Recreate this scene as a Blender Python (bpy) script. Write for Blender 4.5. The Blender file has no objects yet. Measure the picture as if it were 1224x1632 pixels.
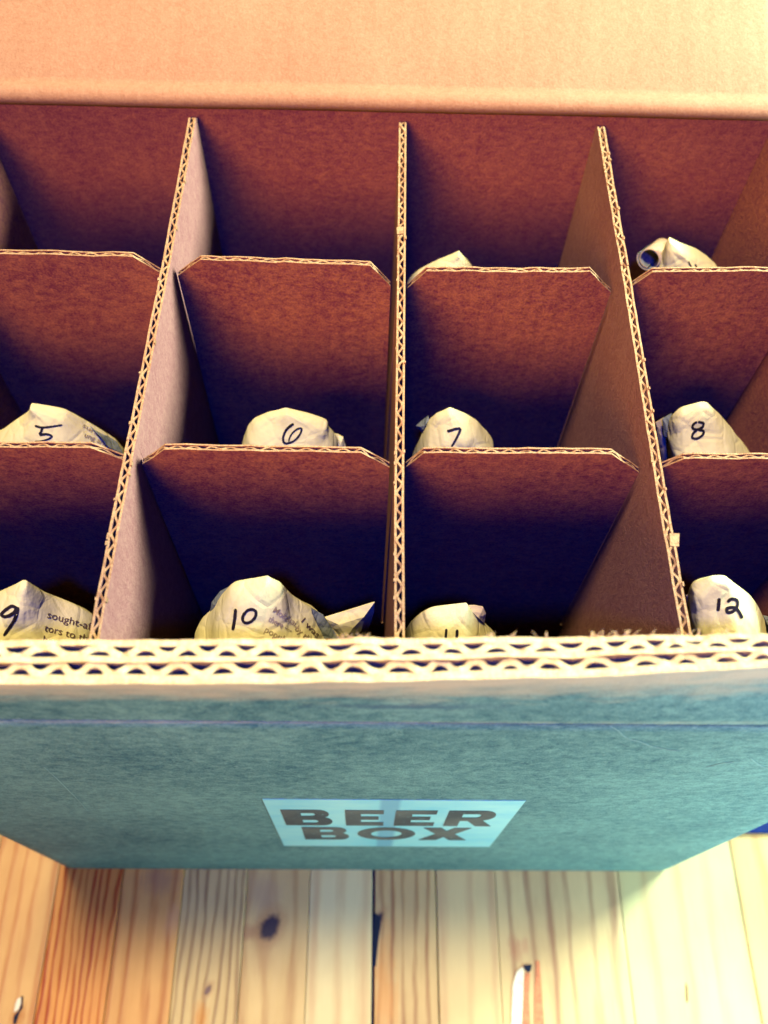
import bpy, bmesh, math, random
from mathutils import Vector, Matrix, noise
from mathutils.bvhtree import BVHTree

random.seed(7)
S = 0.085            # one divider cell is 85 mm wide; lengths below are in cells
H = 3.60             # height of the divider tops over the table, in cells
sc = bpy.context.scene

# ------------------------------------------------------------------ camera
CX, CY, CZ = -0.1228, -1.8736, 2.8413
PITCH, YAW, ROLL, FPX = 0.5129, -0.0393, 0.0468, 1410.46
RCAM = (Matrix.Rotation(YAW, 3, 'Z') @ Matrix.Rotation(PITCH, 3, 'X') @ Matrix.Rotation(ROLL, 3, 'Z'))

def W(p):            # cells -> metres, table at z = 0
    return Vector((p[0] * S, p[1] * S, (p[2] + H) * S))

cam_data = bpy.data.cameras.new('camera')
cam = bpy.data.objects.new('camera', cam_data)
sc.collection.objects.link(cam)
cam.matrix_world = Matrix.Translation(W((CX, CY, CZ))) @ RCAM.to_4x4()
cam_data.sensor_fit = 'VERTICAL'
cam_data.sensor_height = 24.0
cam_data.lens = 24.0 * FPX / 1632.0
cam_data.clip_start = 0.005
cam_data.clip_end = 50
cam_data.dof.use_dof = True
cam_data.dof.focus_distance = 3.62 * S
cam_data.dof.aperture_fstop = 6.5
sc.camera = cam

# ------------------------------------------------------------------ light
sc.view_settings.view_transform = 'Standard'
sc.view_settings.look = 'None'
sc.view_settings.gamma = 1.0
sc.view_settings.exposure = 0.0
sc.view_settings.use_curve_mapping = False
world = bpy.data.worlds.new('World')
sc.world = world
world.use_nodes = True
world.node_tree.nodes['Background'].inputs[0].default_value = (1.0, 0.74, 0.46, 1)
world.node_tree.nodes['Background'].inputs[1].default_value = 0.05

def area(name, loc, target, size, power, col):
    d = bpy.data.lights.new(name, 'AREA')
    d.shape = 'SQUARE'; d.size = size * S; d.energy = power; d.color = col
    o = bpy.data.objects.new(name, d); sc.collection.objects.link(o)
    o.location = W(loc)
    o.rotation_euler = (W(target) - W(loc)).to_track_quat('-Z', 'Y').to_euler()
    return o
area('ceiling_lamp', (-2.4, 1.6, 22.0), (0.0, 0.5, 0), 3.0, 57.0, (1.0, 0.85, 0.50))
area('window_right', (6.6, 2.9, 3.0), (0.3, 0.9, -0.2), 2.4, 16.0, (0.72, 0.98, 0.92))
d = bpy.data.lights.new('warm_fill_spot', 'SPOT')  # added spot that warms the upper faces of the boards
d.energy = 41.0; d.color = (1.0, 0.54, 0.10); d.shadow_soft_size = 2.7 * S
d.spot_size = math.radians(34); d.spot_blend = 0.6
o = bpy.data.objects.new('warm_fill_spot', d); sc.collection.objects.link(o)
o.location = W((-3.8, -8.6, 6.1)); o.rotation_euler = (W((0.0, 0.9, 0.0)) - W((-3.8, -8.6, 6.1))).to_track_quat('-Z', 'Y').to_euler()
area('front_right_fill', (4.4, -3.4, -1.2), (0.9, -1.0, -2.2), 2.0, 3.0, (0.55, 0.92, 1.0))  # added fill, brightens the front panel towards its right end
d = bpy.data.lights.new('blue_shadow_fill', 'POINT')  # added blue fill that turns the deep shadows navy
d.energy = 12.0; d.color = (0.0, 0.03, 1.0); d.shadow_soft_size = 0.25 * S
o = bpy.data.objects.new('blue_shadow_fill', d); sc.collection.objects.link(o)
o.location = W((-0.2, -3.6, 6.2))

sc.cycles.use_denoising = True
sc.cycles.max_bounces = 8
sc.cycles.diffuse_bounces = 0
sc.cycles.sample_clamp_indirect = 6

# ------------------------------------------------------------------ helpers
def ray(px, py):
    v = RCAM @ Vector(((px - 612) / FPX, -(py - 816) / FPX, -1.0))
    return Vector((CX, CY, CZ)), v

def at(px, py, axis, val):           # a point on a real plane of the box
    o_, v = ray(px, py)
    t = (val - o_[axis]) / v[axis]
    return o_ + v * t

def interp(x, pts):
    if x <= pts[0][0]: return pts[0][1]
    for (a, b), (c, e) in zip(pts, pts[1:]):
        if x <= c: return b + (e - b) * (x - a) / (c - a)
    return pts[-1][1]

class MB:
    def __init__(s): s.v = []; s.f = []; s.m = []
    def vert(s, p): s.v.append(tuple(p)); return len(s.v) - 1
    def face(s, ids, m=0): s.f.append(tuple(ids)); s.m.append(m)
    def quad(s, a, b, c, d_, m=0):
        s.face([s.vert(p) for p in (a, b, c, d_)], m)
    def box(s, a, b, m=0):
        x0, y0, z0 = a; x1, y1, z1 = b
        i = [s.vert(p) for p in ((x0,y0,z0),(x1,y0,z0),(x1,y1,z0),(x0,y1,z0),(x0,y0,z1),(x1,y0,z1),(x1,y1,z1),(x0,y1,z1))]
        for q in ((0,3,2,1),(4,5,6,7),(0,1,5,4),(1,2,6,5),(2,3,7,6),(3,0,4,7)): s.face([i[k] for k in q], m)
    def build(s, name, mats, parent=None, smooth=False, merge=False, bevel=0):
        me = bpy.data.meshes.new(name)
        org = parent['_org'] if parent is not None and '_org' in parent else (0, 0, 0)
        org = Vector(org)
        used = sorted({i for f_ in s.f for i in f_}); rm = {a: b for b, a in enumerate(used)}
        me.from_pydata([tuple(W(s.v[i]) - org) for i in used], [], [tuple(rm[i] for i in f_) for f_ in s.f])
        if not isinstance(mats, (list, tuple)): mats = [mats]
        for m in mats: me.materials.append(m)
        me.polygons.foreach_set('material_index', s.m)
        bm = bmesh.new(); bm.from_mesh(me)
        if merge: bmesh.ops.remove_doubles(bm, verts=bm.verts, dist=1e-6)
        bmesh.ops.recalc_face_normals(bm, faces=bm.faces)
        if bevel:
            bmesh.ops.bevel(bm, geom=list(bm.edges), offset=bevel * S, segments=2, affect='EDGES', profile=0.5)
        bm.to_mesh(me); bm.free()
        if smooth: me.polygons.foreach_set('use_smooth', [True] * len(me.polygons))
        ob = bpy.data.objects.new(name, me)
        sc.collection.objects.link(ob)
        if parent is not None:
            ob.parent = parent
            ob['_org'] = tuple(org)
        return ob

def thing(name, base, label, cat, group=None):
    o_ = bpy.data.objects.new(name, None)
    o_.empty_display_size = 0.02
    sc.collection.objects.link(o_)
    o_.location = W(base); o_['_org'] = tuple(W(base))
    o_['label'] = label; o_['category'] = cat
    if group: o_['group'] = group
    return o_

# ------------------------------------------------------------------ materials
def new_mat(name):
    m = bpy.data.materials.new(name); m.use_nodes = True
    nt = m.node_tree; nt.nodes.clear()
    out = nt.nodes.new('ShaderNodeOutputMaterial')
    bs = nt.nodes.new('ShaderNodeBsdfPrincipled')
    nt.links.new(bs.outputs[0], out.inputs[0])
    return m, nt, bs

class NT:
    """tiny expression helper over a node tree"""
    def __init__(s, nt): s.nt = nt
    def n(s, t, **k):
        nd = s.nt.nodes.new(t)
        for a, b in k.items(): setattr(nd, a, b)
        return nd
    def put(s, sock, v):
        if isinstance(v, bpy.types.NodeSocket): s.nt.links.new(v, sock)
        else: sock.default_value = v
    def math(s, op, a, b=0.0, c=0.0, clamp=False):
        nd = s.n('ShaderNodeMath', operation=op, use_clamp=clamp)
        s.put(nd.inputs[0], a); s.put(nd.inputs[1], b)
        if op in ('MULTIPLY_ADD', 'SMOOTH_MIN'): s.put(nd.inputs[2], c)
        return nd.outputs[0]
    def pos(s):
        g = s.n('ShaderNodeNewGeometry'); mp = s.n('ShaderNodeMapping')
        s.nt.links.new(g.outputs['Position'], mp.inputs[0])
        mp.inputs['Scale'].default_value = (1 / S, 1 / S, 1 / S)
        mp.inputs['Location'].default_value = (0, 0, -H)
        return mp.outputs[0]
    def sep(s, v):
        nd = s.n('ShaderNodeSeparateXYZ'); s.put(nd.inputs[0], v); return nd.outputs
    def comb(s, x, y, z):
        nd = s.n('ShaderNodeCombineXYZ')
        for i, q in enumerate((x, y, z)): s.put(nd.inputs[i], q)
        return nd.outputs[0]
    def scale(s, v, sx, sy, sz):
        nd = s.n('ShaderNodeMapping'); s.put(nd.inputs[0], v); nd.inputs['Scale'].default_value = (sx, sy, sz)
        return nd.outputs[0]
    def noise(s, v, sca, det=4, rough=0.6, dist=0.0):
        nd = s.n('ShaderNodeTexNoise'); s.put(nd.inputs['Vector'], v)
        nd.inputs['Scale'].default_value = sca; nd.inputs['Detail'].default_value = det
        nd.inputs['Roughness'].default_value = rough; nd.inputs['Distortion'].default_value = dist
        return nd.outputs['Fac']
    def ramp(s, v, stops):
        nd = s.n('ShaderNodeValToRGB'); s.put(nd.inputs[0], v)
        el = nd.color_ramp.elements
        while len(el) < len(stops): el.new(0.5)
        for e, (p, c) in zip(el, stops):
            e.position = p; e.color = (c, c, c, 1) if isinstance(c, (int, float)) else (*c, 1)
        return nd.outputs[0]
    def mix(s, f, a, b, blend='MIX'):
        nd = s.n('ShaderNodeMix', data_type='RGBA', blend_type=blend)
        s.put(nd.inputs[0], f)
        for sock, q in ((nd.inputs[6], a), (nd.inputs[7], b)):
            s.put(sock, (*q, 1) if isinstance(q, tuple) and len(q) == 3 else q)
        return nd.outputs[2]
    def bump(s, h, strength, dist):
        nd = s.n('ShaderNodeBump'); s.put(nd.inputs['Height'], h)
        nd.inputs['Strength'].default_value = strength; nd.inputs['Distance'].default_value = dist * S
        return nd.outputs[0]

def kraft(name, light, dark, contrast=1.0, axis='x', rough=0.85, bump=0.5, flute=None):
    m, nt, bs = new_mat(name); t = NT(nt)
    p = t.pos()
    big = t.noise(p, 2.3, 5, 0.62)
    st = {'x': (22, 36, 36), 'y': (36, 22, 36), 'z': (36, 36, 22)}[axis]
    fib = t.noise(t.scale(p, *st), 1.0, 5, 0.7)
    fine = t.noise(p, 95, 3, 0.7)
    a = t.math('MULTIPLY_ADD', fib, 0.46, t.math('MULTIPLY', fine, 0.46))
    a = t.math('MULTIPLY_ADD', big, 0.22, a)
    lo = 0.57 - 0.13 / contrast; hi = 0.57 + 0.13 / contrast
    f = t.ramp(a, [(lo, 0.0), (hi, 1.0)])
    col = t.mix(f, dark, light)
    spk = t.ramp(t.noise(p, 34, 2, 0.5), [(0.72, 0.0), (0.78, 1.0)])
    col = t.mix(t.math('MULTIPLY', spk, 0.35), col, tuple(c * 0.55 for c in dark))
    nt.links.new(col, bs.inputs['Base Color'])
    bs.inputs['Roughness'].default_value = rough
    bs.inputs['Specular IOR Level'].default_value = 0.15
    h = t.math('ADD', fib, fine)
    if flute:
        ax, pitch, amt = flute
        c_ = t.sep(p)['XYZ'.index(ax)]
        c_ = t.math('MULTIPLY_ADD', big, 0.02, c_)
        h = t.math('MULTIPLY_ADD', t.math('SINE', t.math('MULTIPLY', c_, 2 * math.pi / pitch)), amt, h)
    nt.links.new(t.bump(h, bump, 0.01), bs.inputs['Normal'])
    return m

M = {}
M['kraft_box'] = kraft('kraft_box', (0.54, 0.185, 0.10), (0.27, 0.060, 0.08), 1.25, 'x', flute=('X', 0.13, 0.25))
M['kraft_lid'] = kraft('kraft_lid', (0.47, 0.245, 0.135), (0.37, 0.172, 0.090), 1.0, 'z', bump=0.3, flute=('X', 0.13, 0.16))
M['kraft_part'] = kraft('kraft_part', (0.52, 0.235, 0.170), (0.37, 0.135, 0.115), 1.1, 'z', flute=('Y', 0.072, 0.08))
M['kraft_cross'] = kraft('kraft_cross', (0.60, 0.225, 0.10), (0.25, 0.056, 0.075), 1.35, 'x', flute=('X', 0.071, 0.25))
M['kraft_cut'] = kraft('kraft_cut', (0.56, 0.34, 0.16), (0.34, 0.17, 0.075), 1.2, 'x')
M['flute'] = kraft('flute', (0.44, 0.25, 0.11), (0.30, 0.15, 0.06), 1.0, 'z')
M['cream_cut'] = kraft('cream_cut', (0.86, 0.72, 0.36), (0.66, 0.48, 0.20), 1.1, 'x')
M['cream_flute'] = kraft('cream_flute', (0.72, 0.56, 0.26), (0.54, 0.37, 0.16), 0.9, 'z')

def make_teal():
    m, nt, bs = new_mat('teal_print'); t = NT(nt); p = t.pos(); x, y, z = t.sep(p)
    fib = t.noise(t.scale(p, 17, 21, 21), 1.0, 8, 0.8, 0.4)
    big = t.noise(p, 1.6, 4, 0.6)
    fine = t.noise(p, 110, 2, 0.6)
    a = t.math('MULTIPLY_ADD', fib, 0.6, t.math('MULTIPLY_ADD', fine, 0.25, t.math('MULTIPLY', big, 0.25)))
    f = t.ramp(a, [(0.43, 0.0), (0.66, 1.0)])
    pale_speck = t.ramp(t.noise(p, 40, 3, 0.6), [(0.63, 0.0), (0.72, 0.6)])
    col = t.mix(f, (0.014, 0.105, 0.13), (0.20, 0.385, 0.325))
    col = t.mix(pale_speck, col, (0.24, 0.40, 0.33))
    # shade of a dent, painted dark below the raw edge
    dx = t.math('MULTIPLY', t.math('SUBTRACT', x, 0.02), 2.6)
    dz = t.math('MULTIPLY', t.math('SUBTRACT', z, 0.165), 26.0)
    dd = t.math('SQRT', t.math('ADD', t.math('MULTIPLY', dx, dx), t.math('MULTIPLY', dz, dz)))
    dd = t.math('ADD', dd, t.math('MULTIPLY', t.math('SUBTRACT', fib, 0.5), 2.2))
    col = t.mix(t.ramp(dd, [(0.35, 0.75), (1.0, 0.0)]), col, (0.05, 0.12, 0.17))
    # paper worn through along the raw top edge and on the crease
    wn = t.noise(t.scale(p, 5, 5, 18), 1.0, 5, 0.65)
    e = t.math('ADD', z, t.math('MULTIPLY', t.math('SUBTRACT', wn, 0.5), 0.34))
    wear = t.ramp(t.math('MULTIPLY', t.math('SUBTRACT', e, 0.18), 4.0), [(0.1, 0.0), (0.85, 0.92)])
    col = t.mix(wear, col, (0.62, 0.50, 0.31))
    zc = t.math('ADD', z, t.math('MULTIPLY_ADD', x, -0.022, 0.012))
    cr = t.math('ABSOLUTE', zc)
    cl = t.ramp(cr, [(0.006, 1.0), (0.02, 0.0)])
    cl = t.math('MULTIPLY', cl, t.ramp(t.noise(t.scale(p, 6, 1, 1), 1, 5, 0.7), [(0.35, 0.05), (0.62, 0.5)]))
    col = t.mix(cl, col, (0.46, 0.50, 0.34))
    nt.links.new(col, bs.inputs['Base Color'])
    bs.inputs['Roughness'].default_value = 0.62
    bs.inputs['Specular IOR Level'].default_value = 0.3
    nt.links.new(t.bump(t.math('ADD', fib, t.math('MULTIPLY', fine, 0.5)), 0.35, 0.012), bs.inputs['Normal'])
    return m
M['teal'] = make_teal()

def plain(name, col, rough=0.6, spec=0.3, vary=0.12, sca=30):
    m, nt, bs = new_mat(name); t = NT(nt)
    n = t.noise(t.pos(), sca, 4, 0.6)
    c = t.mix(t.ramp(n, [(0.35, 0.0), (0.65, 1.0)]), tuple(q * (1 - vary) for q in col), tuple(min(1, q * (1 + vary)) for q in col))
    nt.links.new(c, bs.inputs['Base Color'])
    bs.inputs['Roughness'].default_value = rough; bs.inputs['Specular IOR Level'].default_value = spec
    return m
M['glass'] = plain('dark_bottle_glass', (0.012, 0.007, 0.004), 0.25, 0.4)
M['ink'] = plain('marker_ink', (0.012, 0.009, 0.016), 0.5, 0.3)
M['print'] = plain('printed_ink', (0.16, 0.085, 0.06), 0.8, 0.1, 0.3)
M['print_faint'] = plain('faint_printed_ink', (0.50, 0.34, 0.18), 0.8, 0.1, 0.3)
M['mat_navy'] = plain('navy_cloth', (0.008, 0.02, 0.10), 0.8, 0.1)
M['letter'] = plain('letter_ink', (0.022, 0.055, 0.075), 0.6, 0.2, 0.5, 3)
def worn_ink():
    m, nt, bs = new_mat('worn_letter_ink'); t = NT(nt); p = t.pos()
    n = t.noise(p, 2.6, 3, 0.5); k = t.noise(p, 40, 4, 0.7)
    c = t.mix(t.ramp(n, [(0.38, 0.0), (0.62, 1.0)]), (0.018, 0.045, 0.06), (0.10, 0.12, 0.11))
    c = t.mix(t.ramp(k, [(0.60, 0.0), (0.72, 0.6)]), c, (0.20, 0.50, 0.50))
    nt.links.new(c, bs.inputs['Base Color']); bs.inputs['Roughness'].default_value = 0.6
    return m
M['letter'] = worn_ink()
M['scratch'] = plain('scratch_paper', (0.26, 0.40, 0.34), 0.8, 0.1)

def make_sticker():
    m, nt, bs = new_mat('sticker_paper'); t = NT(nt); p = t.pos(); x, y, z = t.sep(p)
    n = t.noise(t.scale(p, 3, 1, 5), 1, 4, 0.6)
    col = t.mix(t.ramp(n, [(0.35, 0.0), (0.65, 1.0)]), (0.20, 0.72, 0.76), (0.36, 0.84, 0.78))
    b = t.math('ABSOLUTE', t.math('SUBTRACT', x, 0.0))
    col = t.mix(t.ramp(b, [(0.035, 0.8), (0.055, 0.0)]), col, (0.10, 0.42, 0.55))
    nt.links.new(col, bs.inputs['Base Color'])
    bs.inputs['Roughness'].default_value = 0.35
    return m
M['sticker'] = make_sticker()

def make_paper(name, a, b, printed=False):
    m, nt, bs = new_mat(name); t = NT(nt); p = t.pos()
    n = t.noise(p, 7, 5, 0.6)
    col = t.mix(t.ramp(n, [(0.3, 0.0), (0.7, 1.0)]), a, b)
    if printed:
        k = t.noise(t.scale(p, 26, 26, 60), 1.0, 3, 0.6)
        col = t.mix(t.ramp(k, [(0.50, 0.0), (0.60, 0.75)]), col, (0.10, 0.12, 0.12))
    nt.links.new(col, bs.inputs['Base Color'])
    bs.inputs['Roughness'].default_value = 0.75; bs.inputs['Specular IOR Level'].default_value = 0.2
    cr = t.n('ShaderNodeTexVoronoi', feature='DISTANCE_TO_EDGE'); t.put(cr.inputs['Vector'], p); cr.inputs['Scale'].default_value = 8.5
    h = t.math('MULTIPLY_ADD', n, 0.6, t.math('MINIMUM', cr.outputs['Distance'], 0.12))
    nt.links.new(t.bump(h, 0.6, 0.03), bs.inputs['Normal'])
    return m
M['paper'] = make_paper('cream_paper', (0.94, 0.765, 0.34), (0.98, 0.84, 0.41))
M['paper_grey'] = make_paper('printed_grey_paper', (0.22, 0.24, 0.20), (0.34, 0.35, 0.28), True)
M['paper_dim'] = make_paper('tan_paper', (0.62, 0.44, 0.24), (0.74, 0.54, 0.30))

def make_wood(name, pale, dark, freq, amount, knots=(), stains_shade=(), seed=0, rough=0.5):
    m, nt, bs = new_mat(name); t = NT(nt); p = t.pos(); x, y, z = t.sep(p)
    xs = x
    for (kx, ky, rx, ry, _c) in knots:
        ux = t.math('MULTIPLY', t.math('SUBTRACT', x, kx), 1 / (rx * 2.2)); uy = t.math('MULTIPLY', t.math('SUBTRACT', y, ky), 1 / (ry * 2.6))
        d2 = t.math('ADD', t.math('MULTIPLY', ux, ux), t.math('MULTIPLY', uy, uy))
        w = t.math('DIVIDE', t.math('SUBTRACT', x, kx), t.math('ADD', 1.0, t.math('MULTIPLY', d2, d2)))
        xs = t.math('MULTIPLY_ADD', w, -0.75, xs)
    q = t.comb(t.math('ADD', xs, seed * 3.7), t.math('MULTIPLY', y, 0.10), z)
    wob = t.noise(t.comb(t.math('MULTIPLY', xs, 2.6), t.math('MULTIPLY', y, 0.5), float(seed)), 1.0, 4, 0.55)
    wob2 = t.noise(t.comb(t.math('MULTIPLY', xs, 9.0), t.math('MULTIPLY', y, 0.9), seed + 2.0), 1.0, 2, 0.5)
    ph = t.math('MULTIPLY_ADD', wob, freq * 0.20, t.math('MULTIPLY', xs, freq))
    ph = t.math('MULTIPLY_ADD', wob2, 2.2, ph)
    band = t.math('MULTIPLY_ADD', t.math('SINE', ph), 0.5, 0.5)
    st = t.noise(q, 9, 4, 0.6)
    fine = t.noise(t.comb(t.math('MULTIPLY', xs, 70), t.math('MULTIPLY', y, 2.6), float(seed)), 1.0, 5, 0.75)
    lw = t.math('MULTIPLY', t.math('POWER', band, 3.2), t.math('MULTIPLY_ADD', st, 1.1, 0.15))
    f = t.math('MULTIPLY_ADD', lw, 0.62, t.math('MULTIPLY_ADD', st, 0.52, t.math('MULTIPLY', fine, 0.58)))
    f = t.ramp(t.math('MULTIPLY', f, 0.8), [(0.46, 0.0), (0.90, 1.0)])
    f = t.math('MULTIPLY', f, min(1.0, amount * 1.35))
    pale = tuple(c * k_ for c, k_ in zip(pale, (0.80, 0.765, 0.68))); dark = tuple(c * k_ for c, k_ in zip(dark, (0.74, 0.62, 0.62)))
    col = t.mix(f, pale, dark)
    blot = t.noise(t.comb(t.math('MULTIPLY', x, 2.2), t.math('MULTIPLY', y, 1.1), seed + 5.0), 1.0, 4, 0.6)
    col = t.mix(t.ramp(blot, [(0.42, 0.0), (0.75, 0.35)]), col, tuple(c * 0.8 for c in dark))
    nz = t.noise(p, 9, 4, 0.6)
    for (kx, ky, rx, ry, c) in stains_shade:
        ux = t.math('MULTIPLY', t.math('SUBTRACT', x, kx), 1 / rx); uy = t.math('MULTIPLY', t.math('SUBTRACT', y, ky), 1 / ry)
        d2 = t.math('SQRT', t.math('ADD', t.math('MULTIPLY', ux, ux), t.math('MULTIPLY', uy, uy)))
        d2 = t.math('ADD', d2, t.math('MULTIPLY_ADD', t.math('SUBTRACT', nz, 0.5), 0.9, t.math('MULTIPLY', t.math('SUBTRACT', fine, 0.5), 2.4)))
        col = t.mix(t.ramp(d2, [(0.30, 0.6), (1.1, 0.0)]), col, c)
    for (kx, ky, rx, ry, c) in knots:
        ux = t.math('SUBTRACT', x, kx); uy = t.math('SUBTRACT', y, ky)
        a, b_ = 0.85, -0.5
        vx = t.math('MULTIPLY', t.math('ADD', t.math('MULTIPLY', ux, a), t.math('MULTIPLY', uy, b_)), 1 / rx)
        vy = t.math('MULTIPLY', t.math('ADD', t.math('MULTIPLY', ux, -b_), t.math('MULTIPLY', uy, a)), 1 / ry)
        d2 = t.math('SQRT', t.math('ADD', t.math('MULTIPLY', vx, vx), t.math('MULTIPLY', vy, vy)))
        d2 = t.math('ADD', d2, t.math('MULTIPLY_ADD', t.math('SUBTRACT', nz, 0.5), 0.8, t.math('MULTIPLY', t.math('SUBTRACT', t.noise(p, 38, 3, 0.6), 0.5), 0.7)))
        brown = tuple(0.35 * u + 0.65 * v for u, v in zip(pale, (0.30, 0.13, 0.07)))
        rings = t.ramp(t.math('MULTIPLY', d2, 0.4), [(0.30, c), (0.37, (0.16, 0.09, 0.055)), (0.44, (0.24, 0.15, 0.085)), (0.52, brown)])
        col = t.mix(t.ramp(t.math('MULTIPLY', d2, 0.4), [(0.42, 1.0), (0.56, 0.55), (0.95, 0.0)]), col, rings)
    hs = t.n('ShaderNodeHueSaturation'); hs.inputs['Saturation'].default_value = 1.16; t.put(hs.inputs['Color'], col); col = hs.outputs[0]
    nt.links.new(col, bs.inputs['Base Color'])
    bs.inputs['Roughness'].default_value = rough; bs.inputs['Specular IOR Level'].default_value = 0.35
    nt.links.new(t.bump(t.math('ADD', f, t.math('MULTIPLY', fine, 0.5)), 0.22, 0.012), bs.inputs['Normal'])
    return m

# ------------------------------------------------------------------ table (setting)
table = bpy.data.objects.new('table_top', None); sc.collection.objects.link(table)
table.empty_display_size = 0.02
table['kind'] = 'structure'; table['_org'] = (0.0, 0.0, 0.0)
Z0 = -H
PALE = (0.80, 0.62, 0.36); CREAM = (0.84, 0.70, 0.44)
kn = at(430, 1478, 2, Z0); kn2 = at(601, 1470, 2, Z0); kn3 = at(823, 1512, 2, Z0); kn4 = at(331, 1578, 2, Z0)
grain_shade = at(255, 1408, 2, Z0); st2 = at(320, 1625, 2, Z0); st3 = at(612, 1585, 2, Z0); st4 = at(28, 1618, 2, Z0)
st5 = at(275, 1470, 2, Z0); st6 = at(845, 1610, 2, Z0)
DK = (0.02, 0.012, 0.02)
planks = [
    (-3.48, -3.035, PALE, (0.55, 0.30, 0.13), 40, 0.6, (), ()),
    (-3.03, -2.605, PALE, (0.52, 0.27, 0.12), 44, 0.7, (), ()),
    (-2.60, -2.174, (0.86, 0.56, 0.30), (0.62, 0.30, 0.15), 60, 0.65, (), ((st4.x, st4.y, 0.06, 0.10, (0.35, 0.09, 0.03)),)),
    (-2.17, -1.739, (0.86, 0.44, 0.21), (0.42, 0.07, 0.04), 118, 1.0, (), ()),
    (-1.735, -1.329, (0.84, 0.50, 0.25), (0.56, 0.26, 0.12), 58, 0.7, (), ((grain_shade.x, grain_shade.y + 0.03, 0.17, 0.13, (0.30, 0.17, 0.11)), (st5.x, st5.y, 0.10, 0.14, (0.60, 0.34, 0.19)))),  # first spot is dark grain plus painted shade at the box foot
    (-1.325, -0.901, (0.76, 0.58, 0.33), (0.36, 0.25, 0.13), 92, 0.85, ((kn4.x, kn4.y, 0.016, 0.03, (0.15, 0.08, 0.07)),), ((st2.x, st2.y, 0.06, 0.16, (0.55, 0.22, 0.07)),)),
    (-0.897, -0.477, (0.80, 0.60, 0.34), (0.55, 0.36, 0.18), 40, 0.55, ((kn.x, kn.y, 0.052, 0.072, DK),), ((kn.x - 0.13, kn.y - 0.03, 0.13, 0.06, (0.34, 0.17, 0.10)), (kn.x - 0.03, kn.y - 0.17, 0.07, 0.14, (0.50, 0.31, 0.16)), (kn.x - 0.05, kn.y + 0.2, 0.14, 0.16, (0.46, 0.31, 0.19)))),
    (-0.474, -0.056, (0.88, 0.75, 0.47), (0.74, 0.56, 0.31), 36, 0.5, (), ()),
    (-0.036, 0.371, (0.76, 0.56, 0.32), (0.44, 0.27, 0.14), 78, 0.8, ((kn2.x, kn2.y, 0.02, 0.06, DK),), ((st3.x, st3.y, 0.11, 0.42, (0.60, 0.28, 0.12)),)),
    (0.379, 0.777, (0.82, 0.64, 0.38), (0.70, 0.50, 0.28), 38, 0.5, (), ()),
    (0.780, 1.618, (0.80, 0.61, 0.36), (0.46, 0.30, 0.17), 46, 0.7, (), ((kn3.x - 0.01, kn3.y, 0.06, 0.10, (0.40, 0.18, 0.11)), (kn3.x + 0.05, kn3.y + 0.02, 0.05, 0.07, (0.52, 0.29, 0.17)), (st6.x - 0.02, st6.y + 0.02, 0.022, 0.20, (0.58, 0.17, 0.05)), (st6.x + 0.07, st6.y + 0.05, 0.018, 0.24, (0.58, 0.17, 0.06)))),
    (1.622, 2.428, (0.74, 0.64, 0.36), (0.62, 0.47, 0.24), 30, 0.45, (), ()),
    (2.432, 2.850, (0.72, 0.54, 0.29), (0.60, 0.38, 0.18), 30, 0.6, (), ()),
    (2.854, 3.28, (0.84, 0.68, 0.42), (0.70, 0.46, 0.24), 30, 0.6, (), ()),
    (3.284, 3.72, (0.84, 0.68, 0.42), (0.70, 0.46, 0.24), 40, 0.6, (), ()),
]
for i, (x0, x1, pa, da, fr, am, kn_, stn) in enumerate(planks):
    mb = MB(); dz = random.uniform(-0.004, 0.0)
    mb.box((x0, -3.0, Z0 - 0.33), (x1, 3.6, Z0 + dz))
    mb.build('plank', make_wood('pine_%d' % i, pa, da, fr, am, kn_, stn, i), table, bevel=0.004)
mb = MB(); mb.box((-3.5, -3.0, Z0 - 0.5), (3.75, 3.6, Z0 - 0.34)); mb.build('under_board', M['mat_navy'], table)

# chipped splinters in the table, each a shallow gouge lying in its plank
def patch(name, pts, m, z, parent):
    mb = MB(); top = []; bot = []
    for (px, py) in pts:
        q = at(px, py, 2, z); top.append(mb.vert(q)); bot.append(mb.vert((q.x, q.y, z - 0.004)))
    mb.face(top); mb.face(bot[::-1])
    for k in range(len(pts)): mb.face((top[k], top[(k + 1) % len(pts)], bot[(k + 1) % len(pts)], bot[k]))
    return mb.build(name, m, parent)
M['chip_dark'] = plain('chip_hollow', (0.015, 0.02, 0.04), 0.9, 0.1)
M['chip_pale'] = plain('chip_fresh_wood', (0.80, 0.72, 0.50), 0.7, 0.2, 0.2)
M['chip_orange'] = plain('chip_resin', (0.56, 0.17, 0.06), 0.5, 0.4, 0.25)
patch('wood_chip', [(34, 1587), (37, 1588), (36, 1606), (31, 1614), (25, 1632), (21, 1632), (22, 1620), (30, 1610), (34, 1600)], M['chip_dark'], Z0 + 0.003, table)
patch('wood_chip', [(33, 1589), (33, 1600), (29, 1609), (22, 1614), (24, 1600), (28, 1592)], M['chip_pale'], Z0 + 0.003, table)
patch('wood_chip', [(834, 1538), (848, 1537), (846, 1547), (842, 1550), (836, 1545)], M['chip_dark'], Z0 + 0.004, table)
patch('wood_chip', [(833, 1541), (835, 1548), (833, 1600), (831, 1640), (815, 1640), (817, 1570), (824, 1548)], M['chip_pale'], Z0 + 0.003, table)
patch('wood_chip', [(837, 1551), (845, 1550), (843, 1590), (846, 1640), (832, 1640), (834, 1590)], M['chip_orange'], Z0 + 0.003, table)
patch('wood_chip', [(855, 1531), (860, 1532), (862, 1570), (868, 1640), (852, 1640), (853, 1570)], M['chip_orange'], Z0 + 0.003, table)
patch('wood_chip', [(1094, 1566), (1096, 1575), (1097, 1595), (1095, 1598), (1094, 1584)], plain('slit', (0.20, 0.12, 0.05), 0.8), Z0 + 0.003, table)
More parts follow.
